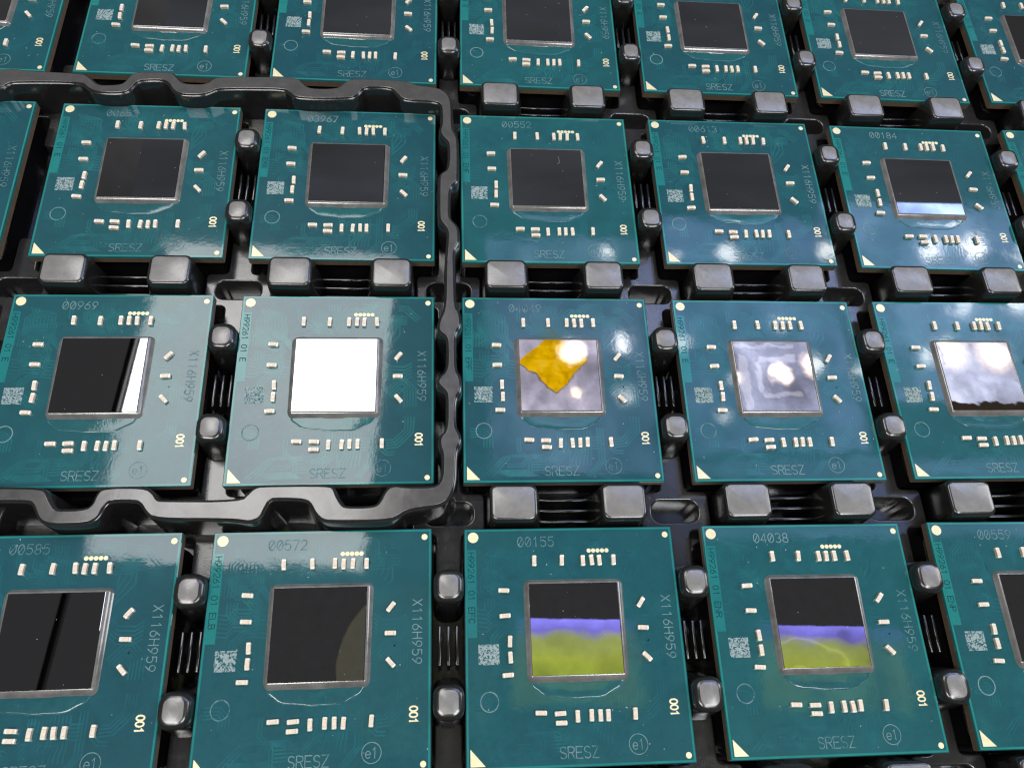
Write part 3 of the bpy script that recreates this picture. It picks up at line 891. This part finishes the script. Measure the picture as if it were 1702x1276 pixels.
for r, c, serial, strip, (dx, dy, deg), label in CH:
    x, y = c * PX + dx, r * PY + dy
    tpart('pocket_ledge', ledge_me, (c * PX, r * PY, 0))
    t = thing('processor_chip', (x, y, -BT), label, 'chip', math.radians(deg), 'processor chips seated in the tray')
    for name, me, loc, rz, kind in chip_parts:
        part(name, me, t, loc, rz, kind)
    kind = 'die_film' if (r == 0 and c >= 0) else ('die_front' if (r == -1 and c >= -1) else 'die')
    part('die', DIE[kind], t, (DX, DY, BT + 0.002))
    part('underfill_fillet', FIL, t, (DX + 0.06, DY, BT + 0.012))
    rs = part('underfill_residue', RES, t, (DX, DY - 1.28 + 0.02, BT + 0.004))
    part('residue_edge', RESE, rs, (0, 0, 0.02))
    for cx, cy, a in caps:
        part('capacitor', CAP, t, (cx + random.uniform(-.05, .05), cy + random.uniform(-.05, .05), BT + 0.003), math.radians(a + random.uniform(-4, 4)))
    st = part('code_strip', STRIP, t, (-11.2, 5.3, BT + 0.019))
    if strip not in strip_cache:
        lv, lf = lettering(strip, -0.36, 4.45, 0.46, 0.66, 0.60 if len(strip) > 11 else 0.60, 0.085, down=True)
        strip_cache[strip] = mesh_from('strip_lettering', lv, lf, M['dark_text'])
    part('strip_lettering', strip_cache[strip], st, (0, 0, 0.006))
    if serial == '00552':
        sv, sf = strokes([([(-0.12, 0.75), (0.0, 0.1), (-0.05, -0.35), (-0.3, -0.5)], False)], 0.07)
        part('scratch', mesh_from('scratch', sv, sf, M['fillet']), t, (1.9, 4.1, BT + DZ + 0.004))
    if serial:
        s = serial.replace('0', 'Q')
        lv, lf = lettering(s, -5.95, 10.34, 0.66, 1.08, 0.87, 0.095)
        part('serial_number', mesh_from('serial_number', lv, lf, M['etch']), t, (0, 0, BT + 0.020))

# ================================================================== yellow sign with added glow, mirrored in a die
sg = thing('lit_sign', (144, 459, 960), 'yellow diamond-shaped lit sign overhead, mirrored in the die of chip 04049', 'sign', math.radians(45))
bm = bmesh.new(); add_box(bm, -36, 36, -36, 36, 0, 6)
bmesh.ops.bevel(bm, geom=bm.edges[:], offset=1.0, segments=2, affect='EDGES')
part('sign_housing', mesh_bm('sign_housing', bm, plain('grey_housing', (0.3, 0.3, 0.3), 0.5)), sg)
m, nt, b = new_mat('yellow_sign_face')
b.inputs['Base Color'].default_value = (0.8, 0.6, 0.02, 1)
b.inputs['Emission Color'].default_value = (1.0, 0.66, 0.0, 1)
b.inputs['Emission Strength'].default_value = 1.9  # glow added so the sign shows in the die
nv = coords(nt, rand=False)
nt.links.new(ramp(nt, noise(nt, nv, 0.05, 3, 0.6), [(0.3, (0.55, 0.38, 0.0)), (0.55, (1.0, 0.74, 0.0)), (0.75, (1.0, 0.9, 0.12))]), b.inputs['Emission Color'])
bm = bmesh.new(); add_box(bm, -35.5, 35.5, -35.5, 35.5, -1.0, -0.05)
part('sign_face', mesh_bm('sign_face', bm, m), sg)

# ================================================================== dark rail overhead, mirrored in a front die
rl = thing('ceiling_rail', (-474, 258, 960), 'black rail overhead, mirrored as a dark streak in the front corner die', 'rail', math.radians(-4.5))
bm = bmesh.new(); add_box(bm, -3.5, 3.5, -330, 330, 0, 10)
bmesh.ops.bevel(bm, geom=bm.edges[:], offset=1.0, segments=2, affect='EDGES')
part('rail_profile', mesh_bm('rail_profile', bm, plain('black_rail', (0.01, 0.01, 0.01), 0.6)), rl)

# ================================================================== dust
random.seed(11)
verts, faces = [], []
for r, c, *_ in CH:
    for k in range(26):
        x = c * PX + random.uniform(-11.6, 11.6); y = r * PY + random.uniform(-12, 12)
        on_die = abs(x - c * PX - DX) < 4.7 and abs(y - r * PY - DY) < 4.6
        if not on_die and abs(x - c * PX) < 6 and -6.5 < y - r * PY < 7:
            continue
        z = 0.04 if not on_die else DZ + 0.02
        s = random.uniform(0.025, 0.06) * (0.7 if on_die else 1); a0 = random.uniform(0, 6.28); e = random.uniform(1.0, 2.6)
        i0 = len(verts)
        for q in range(5):
            t = a0 + q * 6.283 / 5
            verts.append((x + s * e * math.cos(t) * math.cos(a0) - s * math.sin(t) * math.sin(a0), y + s * e * math.cos(t) * math.sin(a0) + s * math.sin(t) * math.cos(a0), z))
        verts.append((x, y, z + s * 0.6)); 
        for q in range(5):
            faces.append((i0 + q, i0 + (q + 1) % 5, i0 + 5))
o = bpy.data.objects.new('dust', mesh_from('dust', verts, faces, plain('pale_dust', (0.42, 0.44, 0.44), 0.9)))
link(o)
o['kind'] = 'stuff'; o['label'] = 'tiny pale dust specks scattered over the chips'; o['category'] = 'dust'
